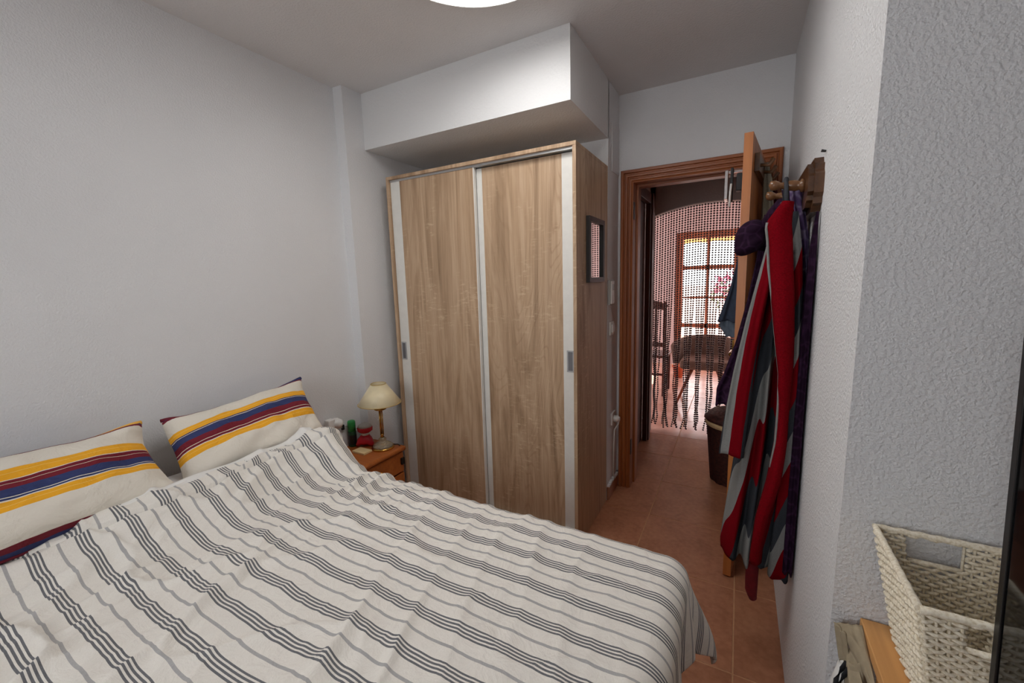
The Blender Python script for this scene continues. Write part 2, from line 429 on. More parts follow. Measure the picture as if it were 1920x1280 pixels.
# arch wall
AX, AW, AZ, AR = 1.64, .66, 1.70, .265
poly = []
NA_ = 28
arch = [(AX-AW*math.cos(PI*k/NA_), AZ+AR*math.sin(PI*k/NA_)) for k in range(NA_+1)]
m = MB()
m.box(HX0-2.2, AX-AW, YARCH, YARCH+.14, 0, 2.6); m.box(AX+AW, 4.2, YARCH, YARCH+.14, 0, 2.6)
for (xa, za), (xb, zb) in zip(arch, arch[1:]):
    m.prism([(xa, za), (xb, zb), (xb, 2.6), (xa, 2.6)], 'y', YARCH, YARCH+.14)
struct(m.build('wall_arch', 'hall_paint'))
# dark door casing on the hall's left wall
dr = struct(MB().box(HX0-.07, HX0-.03, 1.06, 1.64, 0, 1.98).build('door_2', 'hall_wood'))
for nm, bx in (('casing', (HX0-.02, HX0+.018, 1.60, 1.69, 0, 2.03)), ('casing', (HX0-.02, HX0+.018, .98, 1.06, 0, 2.03)), ('casing', (HX0-.02, HX0+.018, .98, 1.69, 1.95, 2.03)),
               ('casing_lip', (HX0+.018, HX0+.03, 1.63, 1.69, 0, 2.03))):
    MB().box(*bx, .003).build(nm, 'hall_wood', dr)
# far room
FX0, FX1 = -1.3, 3.4
struct(MB().box(FX0, 4.2, YARCH+.14, YWIN+.2, 2.55, 2.67).build('ceiling_far', 'far_wall_bounce'))
m = MB(); m.box(FX0-.12, FX0, YARCH+.14, 3.2, 0, 2.6); m.box(FX0-.12, FX0, 4.6, YWIN+.2, 0, 2.6); m.box(FX0-.12, FX0, 3.2, 4.6, 2.15, 2.6); m.box(FX0-.12, FX0, 3.2, 4.6, 0, .9)  # unseen window opening added to brighten the far room
struct(m.build('wall_far_left', 'far_wall_bounce'))
m = MB(); m.box(FX1, FX1+.12, YARCH+.14, 3.2, 0, 2.6); m.box(FX1, FX1+.12, 4.6, YWIN+.2, 0, 2.6); m.box(FX1, FX1+.12, 3.2, 4.6, 2.2, 2.6)  # second unseen opening, added for more daylight on the far walls
struct(m.build('wall_far_right', 'far_wall_bounce'))
WX0, WX1, WZ1 = .97, 1.84, 2.03
VX0, VX1 = .30, .62
m = MB(); m.box(FX0, VX0, YWIN, YWIN+.2, 0, 2.6); m.box(VX1, WX0, YWIN, YWIN+.2, 0, 2.6); m.box(WX1, FX1+.12, YWIN, YWIN+.2, 0, 2.6); m.box(WX0, WX1, YWIN, YWIN+.2, WZ1, 2.6)
m.box(VX0, VX1, YWIN, YWIN+.2, 0, .9); m.box(VX0, VX1, YWIN, YWIN+.2, 1.85, 2.6)
struct(m.build('wall_window', 'far_wall_bounce'))
# glazed terrace door with muntins
wd = struct(MB().box(WX0, WX0+.10, YWIN+.02, YWIN+.09, 0, WZ1, .004).build('window_1', 'far_wood'))
for bx in ((WX1-.08, WX1, YWIN+.02, YWIN+.09, 0, WZ1), (WX0+.10, WX1-.08, YWIN+.02, YWIN+.09, WZ1-.10, WZ1), (WX0+.10, WX1-.08, YWIN+.02, YWIN+.09, 0, .22)):
    MB().box(*bx, .004).build('frame_rail', 'far_wood', wd)
for z in (.62, 1.05, 1.50): MB().box(WX0+.10, WX1-.08, YWIN+.035, YWIN+.075, z-(.03 if z != 1.05 else .012), z+(.03 if z != 1.05 else .012)).build('muntin', 'far_wood', wd)
MB().box(1.40, 1.44, YWIN+.035, YWIN+.075, .22, WZ1-.10).build('muntin', 'far_wood', wd)
zs = [.22, .62, 1.05, 1.50, WZ1-.10]
for xa, xb in ((WX0+.10, 1.40), (1.44, WX1-.08)):
    for za, zb in zip(zs, zs[1:]): MB().box(xa, xb, YWIN+.052, YWIN+.056, za, zb).build('pane', 'glass', wd)
w2 = struct(MB().box(VX0, VX0+.05, YWIN+.02, YWIN+.08, .9, 1.85, .003).build('window_2', 'far_wood'))
for bx in ((VX1-.04, VX1, YWIN+.02, YWIN+.08, .9, 1.85), (VX0+.05, VX1-.04, YWIN+.02, YWIN+.08, 1.80, 1.85), (VX0+.05, VX1-.04, YWIN+.02, YWIN+.08, .9, .95)):
    MB().box(*bx, .003).build('frame_rail', 'far_wood', w2)
MB().box(VX0+.05, VX1-.04, YWIN+.048, YWIN+.052, .95, 1.80).build('pane', 'glass', w2)
# terrace outside
struct(MB().box(-3, 6, YWIN+.2, 9, -.12, -.01).build('terrace_floor', 'terrace_tile'))
struct(MB().box(-3, 6, 8.6, 8.8, -.01, 1.15).build('wall_parapet', 'white_render'))
aw = MB().grid(lambda a, b: ((.2+2.4*a, YWIN+.2+1.7*b, 2.55-.55*b+.01*math.sin(a*40)), (0, 0)), 30, 6)
awo = aw.build('awning', 'awning_yellow', fix=False); tag(awo, 'sunlit yellow awning outside the terrace door', 'awning')
sol = awo.modifiers.new('s', 'SOLIDIFY'); sol.thickness = .006

# bedroom door casing (oak architrave) and lining
A0, A1, AT = 1.187, 2.013, 2.016
dc = struct(MB().box(DX0-.012, DX0, YB-.004, .905, 0, DZ).build('door_1', 'frame_oak_v'))
MB().box(DX1, DX1+.012, YB-.004, .905, 0, DZ).build('jamb_lining', 'frame_oak_v', dc)
MB().box(DX0-.012, DX1+.012, YB-.004, .905, DZ, DZ+.012).build('head_lining', 'frame_oak_h', dc)
MB().box(DX0, DX0+.012, .835, .905, 0, DZ).build('door_stop', 'frame_oak_v', dc)
MB().box(DX0+.012, DX1, .835, .905, DZ-.012, DZ).build('door_stop', 'frame_oak_h', dc)
prof = [(0, 0), (0, .014), (.006, .022), (.018, .022), (.022, .013), (.027, .013), (.031, .019), (.042, .019), (.046, .011), (.050, .011), (.055, .018), (.064, .018), (.069, .012), (DX0-A0, .010), (DX0-A0, 0)]
def casing(side):
    m = MB(); wA = DX0-A0
    rows = []
    for d, h in prof:
        if side == 'l': rows.append(((A0+d, YB-h, 0), (A0+d, YB-h, AT-d)))
        if side == 'r': rows.append(((A1-d, YB-h, 0), (A1-d, YB-h, AT-d)))
        if side == 't': rows.append(((A0+d, YB-h, AT-d), (A1-d, YB-h, AT-d)))
    m.loft([[r[0] for r in rows], [r[1] for r in rows]], True, True, None, False); return m
casing('l').build('architrave', 'frame_oak_v', dc); casing('r').build('architrave', 'frame_oak_v', dc); casing('t').build('architrave', 'frame_oak_h', dc)
for z in (1.78, .28):
    MB().box(DX0-.002, DX0+.004, YB-.008, YB+.02, z-.05, z+.05).build('strike_plate', 'iron_black', dc)
# door leaf, swung into the room, hinged on the right
hin = Vector((1.928, .742, 0)); end = Vector((1.8515, .102, 0)); dd = (end-hin).normalized(); nn = Vector((-dd.y, dd.x, 0))
dl = thing('door_leaf', (hin.x, hin.y, .005), 'oak bedroom door standing open, edge toward the camera, hung with clothes', 'door')
def slab(p, q, t, z0, z1, nrm=nn):
    a = nrm*t/2; return MB().prism([((p-a).x, (p-a).y), ((q-a).x, (q-a).y), ((q+a).x, (q+a).y), ((p+a).x, (p+a).y)], 'z', z0, z1)
slab(hin, end, .032, .008, 1.935).build('slab', 'door_oak', dl)
for z in (.25, 1.0, 1.75):
    MB().lathe([(.007, z-.045), (.007, z+.045)], (hin.x+.012, hin.y+.006, 0), 10).build('hinge', 'brass', dl)
hp = end - dd*.06
m = MB(); m.box(hp.x-.03, hp.x-.018, hp.y-.02, hp.y+.02, .93, 1.10)
m.build('handle_plate', 'brass', dl)
MB().tube([(hp.x-.016, hp.y, 1.03), (hp.x-.034, hp.y+.003, 1.03), (hp.x-.037, hp.y+.03, 1.03), (hp.x-.030, hp.y+.11, 1.03)], .008).build('lever', 'brass', dl)
q = hin+dd*.22; sd = -nn if (-nn).x > 0 else nn
MB().prism([((q+sd*.017-dd*.05).x, (q+sd*.017-dd*.05).y), ((q+sd*.017+dd*.35).x, (q+sd*.017+dd*.35).y), ((q+sd*.035+dd*.35).x, (q+sd*.035+dd*.35).y), ((q+sd*.035-dd*.05).x, (q+sd*.035-dd*.05).y)], 'z', 1.80, 1.87).build('hook_board', 'walnut', dl)
for k in (.0, .15, .30):
    p = q+sd*.035+dd*k
    MB().tube([(p.x, p.y, 1.83), (p.x+sd.x*.03, p.y+sd.y*.03, 1.825), (p.x+sd.x*.045, p.y+sd.y*.045, 1.85)], [.007, .007, .009]).build('hook', 'peg_wood', dl)

# ------------------------------------------------------------------ wardrobe
W_, D_, HW = 1.1696, .519, 2.0
wr = thing('wardrobe', (0, 0, 0), 'light oak sliding-door wardrobe with white upright strips beside the doorway', 'wardrobe')
T = .018
MB().box(0, T, 0, D_, 0, HW-T, .0015).build('side_panel', 'sonoma_oak', wr)
MB().box(W_-T, W_, 0, D_, 0, HW-T, .0015).build('side_panel', 'sonoma_oak', wr)
MB().box(0, W_, 0, D_, HW-T, HW, .0015).build('top_panel', 'sonoma_oak', wr)
MB().box(T, W_-T, D_-.006, D_, .06, HW-T).build('back_panel', 'white_laminate', wr)
MB().box(T, W_-T, .09, D_-.006, .06, .078).build('bottom_panel', 'sonoma_oak', wr)
MB().box(T, W_-T, .03, .046, 0, .06).build('plinth', 'sonoma_oak', wr)
MB().box(T, W_-T, .012, .075, HW-T-.012, HW-T).build('track', 'aluminium', wr); MB().box(T, W_-T, .012, .075, .06, .068).build('track', 'aluminium', wr)
def wdoor(x0, x1, y0, z0, z1, s0, s1, hx):
    d = MB().box(x0+s0, x1-s1, y0, y0+.018, z0, z1).build('sliding_door', 'sonoma_oak', wr)
    MB().box(x0, x0+s0, y0-.001, y0+.019, z0, z1, .001).build('white_stile', 'white_laminate', d)
    MB().box(x1-s1, x1, y0-.002, y0+.020, z0, z1, .001).build('white_stile', 'white_laminate', d)
    hz = .975
    h = MB(); h.box(hx-.019, hx-.012, y0-.004, y0+.001, hz-.055, hz+.055); h.box(hx+.012, hx+.019, y0-.004, y0+.001, hz-.055, hz+.055)
    h.box(hx-.012, hx+.012, y0-.004, y0+.001, hz+.048, hz+.055); h.box(hx-.012, hx+.012, y0-.004, y0+.001, hz-.055, hz-.048)
    ho = h.build('recessed_handle', 'handle_grey', d)
    MB().box(hx-.012, hx+.012, y0-.0022, y0-.0012, hz-.048, hz+.048).build('handle_cup', 'handle_dark', d)
wdoor(T+.002, .606, .016, .07, HW-T-.004, .070, .006, .045)
wdoor(.604, W_-T-.002, .042, .07, HW-T-.016, .034, .066, 1.121)

# framed mirror on the wardrobe side
mr = thing('framed_mirror', (W_+.01, .27, 1.36), 'small dark-framed mirror on the wardrobe side, reflecting the bead curtain', 'mirror')
y0, y1, z0, z1 = .140, .398, 1.362, 1.688; fw_ = .026
for bx in ((y0, y0+fw_, z0, z1), (y1-fw_, y1, z0, z1), (y0+fw_, y1-fw_, z1-fw_, z1), (y0+fw_, y1-fw_, z0, z0+fw_)):
    MB().box(W_, W_+.02, *bx, .001).build('frame_bar', 'black_frame', mr)
MB().box(W_, W_+.008, y0+fw_, y1-fw_, z0+fw_, z1-fw_).build('mirror_glass', 'mirror_glass', mr)
# wall device, switch, socket on the stub wall
dv = thing('wall_thermostat', (XS, .55, 1.22), 'slim pale wall device beside the framed mirror', 'thermostat')
MB().box(XS, XS+.014, .532, .60, 1.225, 1.37, .003).build('body', 'grey_plastic', dv)
MB().box(XS+.014, XS+.022, .536, .596, 1.23, 1.365, .003).build('cover', 'white_plastic', dv)
MB().box(XS+.022, XS+.0235, .55, .582, 1.31, 1.345).build('display', 'grey_plastic', dv)
sw = thing('light_switch', (XS, .60, 1.04), 'white light switch with a rocker, above the wall socket', 'switch')
MB().box(XS, XS+.008, .565, .645, 1.04, 1.12, .002).build('plate', 'white_plastic', sw)
MB().box(XS+.008, XS+.016, .58, .63, 1.055, 1.105, .003).build('rocker', 'white_plastic', sw)
so = thing('wall_socket', (XS, .66, .4), 'white wall socket with a plug in it, low beside the door frame', 'socket')
MB().box(XS, XS+.01, .61, .69, .46, .54, .002).build('plate', 'white_plastic', so)
MB().lathe([(.022, .008), (.022, .03), (.014, .045)], (XS, .655, .495), 14, 'x').build('plug', 'white_plastic', so)
MB().tube([(XS+.04, .655, .49), (XS+.035, .657, .46), (XS+.012, .655, .42), (XS+.008, .655, .3), (XS+.008, .655, .09)], .005, 6).build('cable', 'white_plastic', so)

# ------------------------------------------------------------------ ceiling ring lamp
LC = Vector((1.0956, -.7058, 0)); LR = .321
lp = thing('ceiling_lamp', (LC.x, LC.y, H-.06), 'round white ring-shaped ceiling lamp, switched on', 'ceiling lamp')
MB().lathe([(0.002, H), (LR-.062, H), (LR-.062, H-.022), (LR-.072, H-.028), (.002, H-.028)], (LC.x, LC.y, 0), 96).build('base_plate', 'white_plastic', lp)
def ring(prof, n=128):
    rows = []
    for k in range(n+1):
        a = 2*PI*k/n; c, s = math.cos(a), math.sin(a)
        rows.append([(LC.x+r*c, LC.y+r*s, z) for r, z in prof])
    return MB().loft(rows, True, False)
ring([(LR-.055, H-.004), (LR-.055, H-.05), (LR-.048, H-.055), (LR-.044, H-.05), (LR-.044, H-.004)]).build('inner_rim', 'white_plastic', lp)
ring([(LR-.004, H-.004), (LR-.004, H-.05), (LR, H-.055), (LR+.004, H-.05), (LR+.004, H-.004)]).build('outer_rim', 'white_plastic', lp)
ring([(LR-.044, H-.04), (LR-.044, H-.053), (LR-.024, H-.056), (LR-.004, H-.053), (LR-.004, H-.04)]).build('light_ring', 'ring_glow', lp)
# ------------------------------------------------------------------ bed
BX1, BY0, BY1 = 1.735, -2.06, -.735
bd = thing('bed', (.8, -1.4, 0), 'double bed under the striped duvet, head against the wall', 'bed')
MB().box(XL+.012, BX1, BY0, BY1, .33, .585, .03).build('mattress', 'mattress_fabric', bd)
MB().box(XL+.012, BX1-.01, BY0+.01, BY1-.01, .22, .33, .01).build('bed_base', 'charcoal_cloth', bd)
for x in (XL+.1, BX1-.12):
    for y in (BY0+.12, BY1-.12): MB().lathe([(.025, 0), (.03, .22)], (x, y, 0), 12).build('leg', 'iron_black', bd)
# bolster under the duvet's head end
rows = []
for k in range(25):
    tt = k/24; y = BY0+.06+(BY1-BY0-.12)*tt; e = min(1, .35+.65*math.sin(PI*min(1, max(0, tt)))**.35)
    rows.append([(.05+.155*e*math.cos(2*PI*j/24), y, .635+.055*e*math.sin(2*PI*j/24)*(1 if math.sin(2*PI*j/24) > 0 else .85)) for j in range(24)])
bo = MB().loft(rows).build('bolster', 'sheet_white'); tag(bo, 'long white bolster under the head end of the striped duvet', 'bolster')

HEM = [(-2.4, .02, .655), (-1.65, .09, .67), (-1.53, .135, .678), (-1.43, .18, .705), (-1.335, .21, .71), (-1.0, .20, .71), (-.86, .21, .715), (-.77, .265, .748), (-.6, .275, .748)]
EX, EY1, EY0 = 1.695, -.765, -2.03      # where the cloth starts to roll over the edges
RR = .066
def roll(d):
    if d <= 0: return 0, 0
    q = RR*PI/2
    if d < q: return RR*math.sin(d/RR), RR*(1-math.cos(d/RR))
    return RR+.03*(d-q), RR+(d-q)*.985
def wr_noise(x, y):
    f1 = noise.noise(Vector((x*7.5+y*1.6, y*2.0-x*.5, 1.3)))
    f2 = noise.noise(Vector((x*15+y*4, y*5-x*3, 7.7)))
    f3 = noise.noise(Vector((x*3, y*3, 3.1)))
    r1 = (1-abs(f1)*2.2); r2_ = (1-abs(f2)*2.2)
    k = .45+.9*max(0, f3+.35)
    hd = 1+1.0*(1-sm(.3, .9, x))-.5*sm(.8, 1.5, x)
    f4 = noise.noise(Vector((x*5-y*4, y*4.5+x*1.5, 12.4))); r4 = 1-abs(f4)*2.6
    return (.014*max(0, r1)**2.5*k+.006*max(0, r2_)**2*k+.009*max(0, r4)**4)*hd
def top_z(x, y):
    hx, hz = interp(HEM, y)
    base = .607+.006*math.sin(y*5+1)
    rmp = 1-sm(hx+.01, hx+.24, x)
    z = base+(hz-base)*rmp
    return z+wr_noise(x, y)
def duvet_pt(x, y, lift=0):
    """x, y: flat cloth coordinates"""
    dx = x-EX; dy = y-EY1 if y > EY1 else (EY0-y if y < EY0 else 0); sg = 1 if y > EY1 else -1
    bx = min(x, EX); by = max(EY0, min(EY1, y)); z = top_z(bx, by)
    if dx > 0 and dy > 0:
        rho = math.hypot(dx, dy); ph = math.atan2(dy, dx); o, dn = roll(rho)
        fl_ = sm(.03, .42, rho); o += fl_*(.115*math.sin(2*ph)**2-.03*math.sin(4*ph)**2)
        return (bx+o*math.cos(ph), by+sg*o*math.sin(ph), z-dn*.97+lift)
    if dx > 0:
        o, dn = roll(dx); wv = sm(.06, .3, dx)*(.014*math.sin(y*17+1)+.010*math.sin(y*31))
        return (bx+o+wv, by, z-dn+lift)
    if dy > 0:
        o, dn = roll(dy); wv = sm(.06, .3, dy)*(.012*math.sin(x*15+2)+.008*math.sin(x*27))
        return (bx, by+sg*(o+wv), z-dn+lift)
    return (bx, by, z+lift)
HANG = .315
def dv_fn(a, b):
    yy = EY1+HANG - b*(EY1-EY0+2*HANG)
    hx = interp(HEM, max(EY0, min(EY1, yy)))[0]
    x = hx+a*(EX+HANG-hx)
    return duvet_pt(x, yy), (x, yy-.035+.006*noise.noise(Vector((x*5, yy*4, 9))))
du = thing('duvet', (.8, -1.4, .3), 'cream duvet with charcoal and grey stripes spread over the bed', 'duvet')
dm = MB().grid(dv_fn, 300, 250).build('cover', 'duvet_cotton', du, fix=False)
so_ = dm.modifiers.new('s', 'SOLIDIFY'); so_.thickness = .012; so_.offset = -1
def hem_fn(a, b):
    yy = EY1+.12-b*(EY1-EY0+.2); yc = max(EY0, min(EY1, yy)); hx = interp(HEM, yc)[0]
    u = a; ang = PI*u
    if u < .35:
        t_ = u/.35*PI; x = hx-.004-.014*math.sin(t_); dz = .010-.012*math.cos(PI-t_)*-1
        p = duvet_pt(hx, yy); p = (x if True else 0, p[1], p[2]-.012+.024*(1-math.cos(t_))/2)
    else:
        x = hx+.058*(u-.35)/.65; p = duvet_pt(x, yy, .010+.004*math.sin(PI*(u-.35)/.65)+.004*noise.noise(Vector((yy*14, u*3, 2)))); 
        if u > .97: p = (p[0], p[1], p[2]-.010)
    return p, (x, yy-.035+.012)
def lin_fn(a, b):
    yy = EY1-.02-b*(EY1-EY0-.04); hx, hz = interp(HEM, yy)
    p = duvet_pt(hx+.01, yy); w = .030+.006*math.sin(yy*7)
    return (hx+.012-(w+.012)*a, yy, p[2]+.004+.010*a+.002*math.sin(yy*30)), (0, 0)
ln = MB().grid(lin_fn, 6, 160).build('white_lining', 'sheet_white', du, fix=False)
q_ = ln.modifiers.new('s', 'SOLIDIFY'); q_.thickness = .004
hm = MB().grid(hem_fn, 24, 220).build('folded_hem', 'duvet_cotton', du, fix=False)

# pillows leaning on the wall
def pillow(name, mat, tl, tr, br, bl, thick, label, seed, ears):
    TL, TR, BR, BL = map(Vector, (tl, tr, br, bl))
    ctr = (TL+TR+BR+BL)/4; nrm = ((TR-TL).cross(BL-TL)).normalized()
    if nrm.x < 0: nrm = -nrm
    root = thing(name, (ctr.x, ctr.y, min(BR.z, BL.z)), label, 'pillow')
    def P(a, b, side):
        A, B = 2*a-1, 2*b-1
        ea = 1-.045*(1-B*B)-.0; eb = 1-.07*(1-A*A)
        aa, bb_ = .5+.5*A*ea, .5+.5*B*eb
        p = (BL*(1-aa)+BR*aa)*(1-bb_)+(TL*(1-aa)+TR*aa)*bb_
        env = (max(0, 1-A**4)*max(0, 1-B**4))**.55
        wv = .020*noise.noise(Vector((a*4+seed, b*4, seed)))+.010*noise.noise(Vector((a*11, b*9+seed, seed)))
        h = thick*env*(1+wv*6)+wv*.6*side
        ear = 0
        for ia, ib, amt in ears:
            ear += amt*math.exp(-(((a-ia)/.14)**2+((b-ib)/.14)**2))
        return p+nrm*(h*side*(.62 if side > 0 else .38)+ear)
    m = MB(); n1, n2 = 44, 30
    m.grid(lambda a, b: (tuple(P(a, b, 1)), (a, b)), n1, n2)
    m.grid(lambda a, b: (tuple(P(a, b, -1)), (a, 1-b)), n1, n2)
    body = m.build('case', mat, root, fix=False)
    pts = [P(a, 1, 1) for a in [k/40 for k in range(41)]]
    cut = 16 if seed == 3 else 30
    MB().tube([tuple(p) for p in pts[:cut+1]], .007, 6).build('top_edge', 'pillow_edge2' if seed == 3 else 'pillow_edge', root)
    MB().tube([tuple(p) for p in pts[cut:]], .008, 6).build('top_edge', 'pillow_edge' if seed == 3 else 'pillow_edge3', root)
    pts = [P(a, 0, 1) for a in [k/40 for k in range(41)]]
    MB().tube([tuple(p) for p in pts], .005, 6).build('bottom_edge', 'pillow_edge2', root)
    return root
plain('pillow_edge', S(44, 52, 98), .9, .05); plain('pillow_edge3', S(236, 180, 80), .9, .05); plain('pillow_edge2', S(110, 24, 42), .9, .05)
pillow('pillow', 'pillow_stripe_a', (-.085, -1.195, .868), (-.095, -.60, .912), (.17, -.665, .685), (.13, -1.225, .665), .13,
       'striped pillow nearer the lamp, top corner pointing up against the wall', 3, [(1, 1, .02), (0, 1, .035)])
pillow('pillow', 'pillow_stripe_b', (-.09, -1.93, .925), (-.075, -1.262, .878), (.17, -1.25, .690), (.16, -1.95, .66), .14,
       'striped pillow at the left edge of the picture, with a flopped corner', 8, [(1, 1, .05), (1, 0, .02)])

# ------------------------------------------------------------------ nightstand and what stands on it
NX0, NX1, NY0, NY1, NZ = XL+.006, .165, -.565, -.175, .45
ns = thing('nightstand', (.02, -.37, 0), 'small honey-brown wooden bedside table between bed and wardrobe', 'nightstand')
m = MB().box(NX0, NX1+.012, NY0-.012, NY1+.012, NZ-.028, NZ, .01); m.build('top', 'honey_wood', ns)
for y in (NY0, NY1-.016): MB().box(NX0, NX1-.012, y, y+.016, .05, NZ-.028).build('side_panel', 'honey_wood', ns)
MB().box(NX0, NX0+.01, NY0+.016, NY1-.016, .05, NZ-.028).build('back_panel', 'honey_wood', ns)
MB().box(NX0+.01, NX1-.012, NY0+.016, NY1-.016, .05, .066).build('bottom_panel', 'honey_wood', ns)
for z0, z1 in ((.30, NZ-.034), (.075, .29)):
    d = MB().box(NX1-.014, NX1, NY0+.012, NY1-.004, z0, z1, .003).build('drawer', 'honey_wood', ns)
    zz = (z0+z1)/2+.005
    MB().lathe([(.005, 0), (.006, .012), (.013, .018), (.013, .024), (.004, .028)], (NX1, (NY0+NY1)/2, zz), 14, 'x').build('knob', 'brass', d)
for x in (NX0+.03, NX1-.04):
    for y in (NY0+.03, NY1-.03): MB().lathe([(.014, 0), (.018, .05)], (x, y, 0), 10).build('foot', 'honey_wood', ns)
MB().box(NX1-.002, NX1+.012, NY1-.03, NY1-.006, .345, .385, .003).build('catch', 'black_plastic', ns)
L0 = Vector((.080, -.248, NZ))
la = thing('table_lamp', tuple(L0), 'brass table lamp with a cream cone shade on the bedside table', 'lamp')
MB().lathe([(.002, 0), (.062, 0), (.064, .006), (.058, .012), (.02, .016), (.002, .016)], L0, 32).build('brass_foot', 'brass', la)
m = MB(); rows = []
for r, h in ((.056, .012), (.05, .022), (.034, .032), (.022, .042), (.018, .05), (.021, .056), (.014, .064), (.004, .066)):
    rows.append([(L0.x+r*(1+.07*(j % 2))*math.cos(2*PI*j/32), L0.y+r*(1+.07*(j % 2))*math.sin(2*PI*j/32), L0.z+h) for j in range(32)])
m.loft(rows); m.build('glass_base', 'crystal', la)
MB().lathe([(.004, .064), (.012, .066), (.007, .076), (.012, .082), (.004, .086)], L0, 16).build('collar', 'brass', la)
for k in range(3):
    a = 2*PI*k/3+.4; MB().lathe([(.0035, .08), (.0035, .225)], (L0.x+.008*math.cos(a), L0.y+.008*math.sin(a), L0.z), 8).build('stem_rod', 'brass', la)
MB().lathe([(.002, .222), (.012, .222), (.034, .232), (.036, .236), (.01, .234), (.01, .25), (.002, .25)], L0, 24).build('drip_pan', 'brass', la)
MB().lathe([(.011, .25), (.011, .30)], L0, 14).build('candle_tube', 'white_plastic', la)
sh = MB().lathe([(.118, .268), (.041, .380)], L0, 48, 'z', False).build('shade', 'lamp_shade', la, fix=False)
s_ = sh.modifiers.new('s', 'SOLIDIFY'); s_.thickness = .002
for r, h in ((.118, .268), (.041, .380)):
    MB().tube([(L0.x+r*math.cos(2*PI*k/48), L0.y+r*math.sin(2*PI*k/48), L0.z+h) for k in range(49)], .0022, 6).build('shade_rim', 'shade_trim', sh)
MB().tube([(L0.x-.03, L0.y+.05, NZ+.004), (L0.x+.03, L0.y+.062, NZ+.004), (L0.x+.06, L0.y+.055, NZ+.012), (L0.x+.075, L0.y+.06, NZ+.004)], .003, 6).build('cord', 'black_plastic', la)
G0 = Vector((-.108, -.300, NZ)); GS = 1.14
cn = thing('spray_can', tuple(G0), 'green spray can with a dark label on the bedside table', 'can')
MB().lathe([(GS*a, GS*b) for a, b in ((.002, 0), (.019, 0), (.02, .004), (.02, .075), (.019, .08))], G0, 20).build('can_body', 'can_body', cn)
MB().lathe([(GS*a, GS*b) for a, b in ((.0206, .012), (.0206, .062))], G0, 20, cap=False).build('label_wrap', 'can_label', cn)
MB().lathe([(GS*a, GS*b) for a, b in ((.0195, .08), (.0195, .128), (.017, .134), (.002, .134))], G0, 20).build('cap', 'can_green', cn)
R0 = Vector((-.042, -.262, NZ)); RS = 1.4
rd = thing('hand_massager', tuple(R0), 'small red gadget with a pale dome and flared feet, between can and lamp', 'gadget')
rows = []
for r, h in ((.026, .012), (.03, .02), (.024, .034), (.014, .048)):
    rows.append([(R0.x+RS*r*(1+.38*max(0, math.cos(3*2*PI*j/36)))*math.cos(2*PI*j/36), R0.y+RS*r*(1+.38*max(0, math.cos(3*2*PI*j/36)))*math.sin(2*PI*j/36), R0.z+RS*h-.012*max(0, math.cos(3*2*PI*j/36))*(1 if h < .03 else .3)) for j in range(36)])
MB().loft(rows).build('flared_foot', 'red_gloss', rd)
MB().lathe([(RS*a, RS*b) for a, b in ((.015, .046), (.017, .054), (.02, .058))], R0, 24).build('white_waist', 'white_plastic', rd)
MB().lathe([(RS*a, RS*b) for a, b in ((.02, .058), (.03, .066), (.031, .078), (.029, .082))], R0, 24).build('red_collar', 'red_gloss', rd)
MB().lathe([(RS*a, RS*b) for a, b in ((.029, .082), (.024, .091), (.012, .097), (.002, .098))], R0, 24).build('dome', 'grey_plastic', rd)
bk = MB().box(-.03, .065, -.375, -.315, NZ, NZ+.012, .002).build('notepad', 'cream_paper'); tag(bk, 'small cream notepad lying beside the spray can', 'notepad')
# socket with a white plug behind the bed
pl = thing('wall_plug', (XL, -.40, .58), 'white socket with a bulky plug on the wall between pillow and bedside table', 'socket')
MB().box(XL, XL+.01, -.44, -.36, .555, .635, .002).build('plate', 'white_plastic', pl)
MB().lathe([(.026, .008), (.028, .03), (.026, .06), (.012, .075), (.002, .077)], (XL, -.395, .618), 20, 'x').build('adaptor', 'white_plastic', pl)
MB().box(XL+.01, XL+.05, -.455, -.41, .60, .65, .006).build('charger', 'white_plastic', pl)
MB().tube([(XL+.03, -.43, .59), (XL+.02, -.38, .57), (XL+.012, -.33, .575), (XL+.01, -.27, .55), (XL+.012, -.23, .52), (XL+.012, -.22, .47)], .002, 5).build('thin_cable', 'grey_plastic', pl)
MB().box(XL+.004, XL+.016, -.345, -.328, .555, .585, .003).build('cable_switch', 'black_plastic', pl)

# ------------------------------------------------------------------ coat rack and hanging clothes
RY0, RY1, RZ = -.40, .02, 1.63
ck = thing('coat_rack', (XR, -.12, RZ-.08), 'carved dark wooden peg rack on the right-hand wall', 'coat rack')
def rack_poly(y0, y1, z0, z1):
    pts = []
    yc_, w2_ = y0, .03
    prof_ = [(0, -.35), (.0, .35), (.25, .5), (.25, .72), (.6, .80), (.8, 1.0), (1.6, 1.0)]
    hh = (z1-z0)/2; zc = (z0+z1)/2
    left = [(y0+.05*a, zc+hh*b) for a, b in prof_]
    rt = [(y1-.05*a, zc+hh*b) for a, b in reversed(prof_)]
    top = left[1:]+rt[:-1]
    bot = [(y, 2*zc-z) for y, z in reversed(top)]
    return top+bot
MB().prism(rack_poly(RY0, RY1, RZ-.075, RZ+.075), 'x', XR-.022, XR).build('back_board', 'walnut', ck)
MB().prism(rack_poly(RY0+.012, RY1-.012, RZ-.06, RZ+.062), 'x', XR-.036, XR-.022).build('raised_panel', 'walnut', ck)
PEG = [-.30, -.10]
for y in PEG:
    m = MB(); rows = []
    for r, h in ((.003, 0), (.019, 0), (.020, .008), (.013, .012), (.0165, .024), (.0145, .042), (.0085, .062), (.012, .068), (.0155, .078), (.0135, .09), (.003, .095)):
        rows.append([(XR-.036-h*.97, y+r*math.cos(2*PI*j/18), RZ+.012+r*math.sin(2*PI*j/18)+h*.12) for j in range(18)])
    m.loft(rows).build('peg', 'peg_wood', ck)
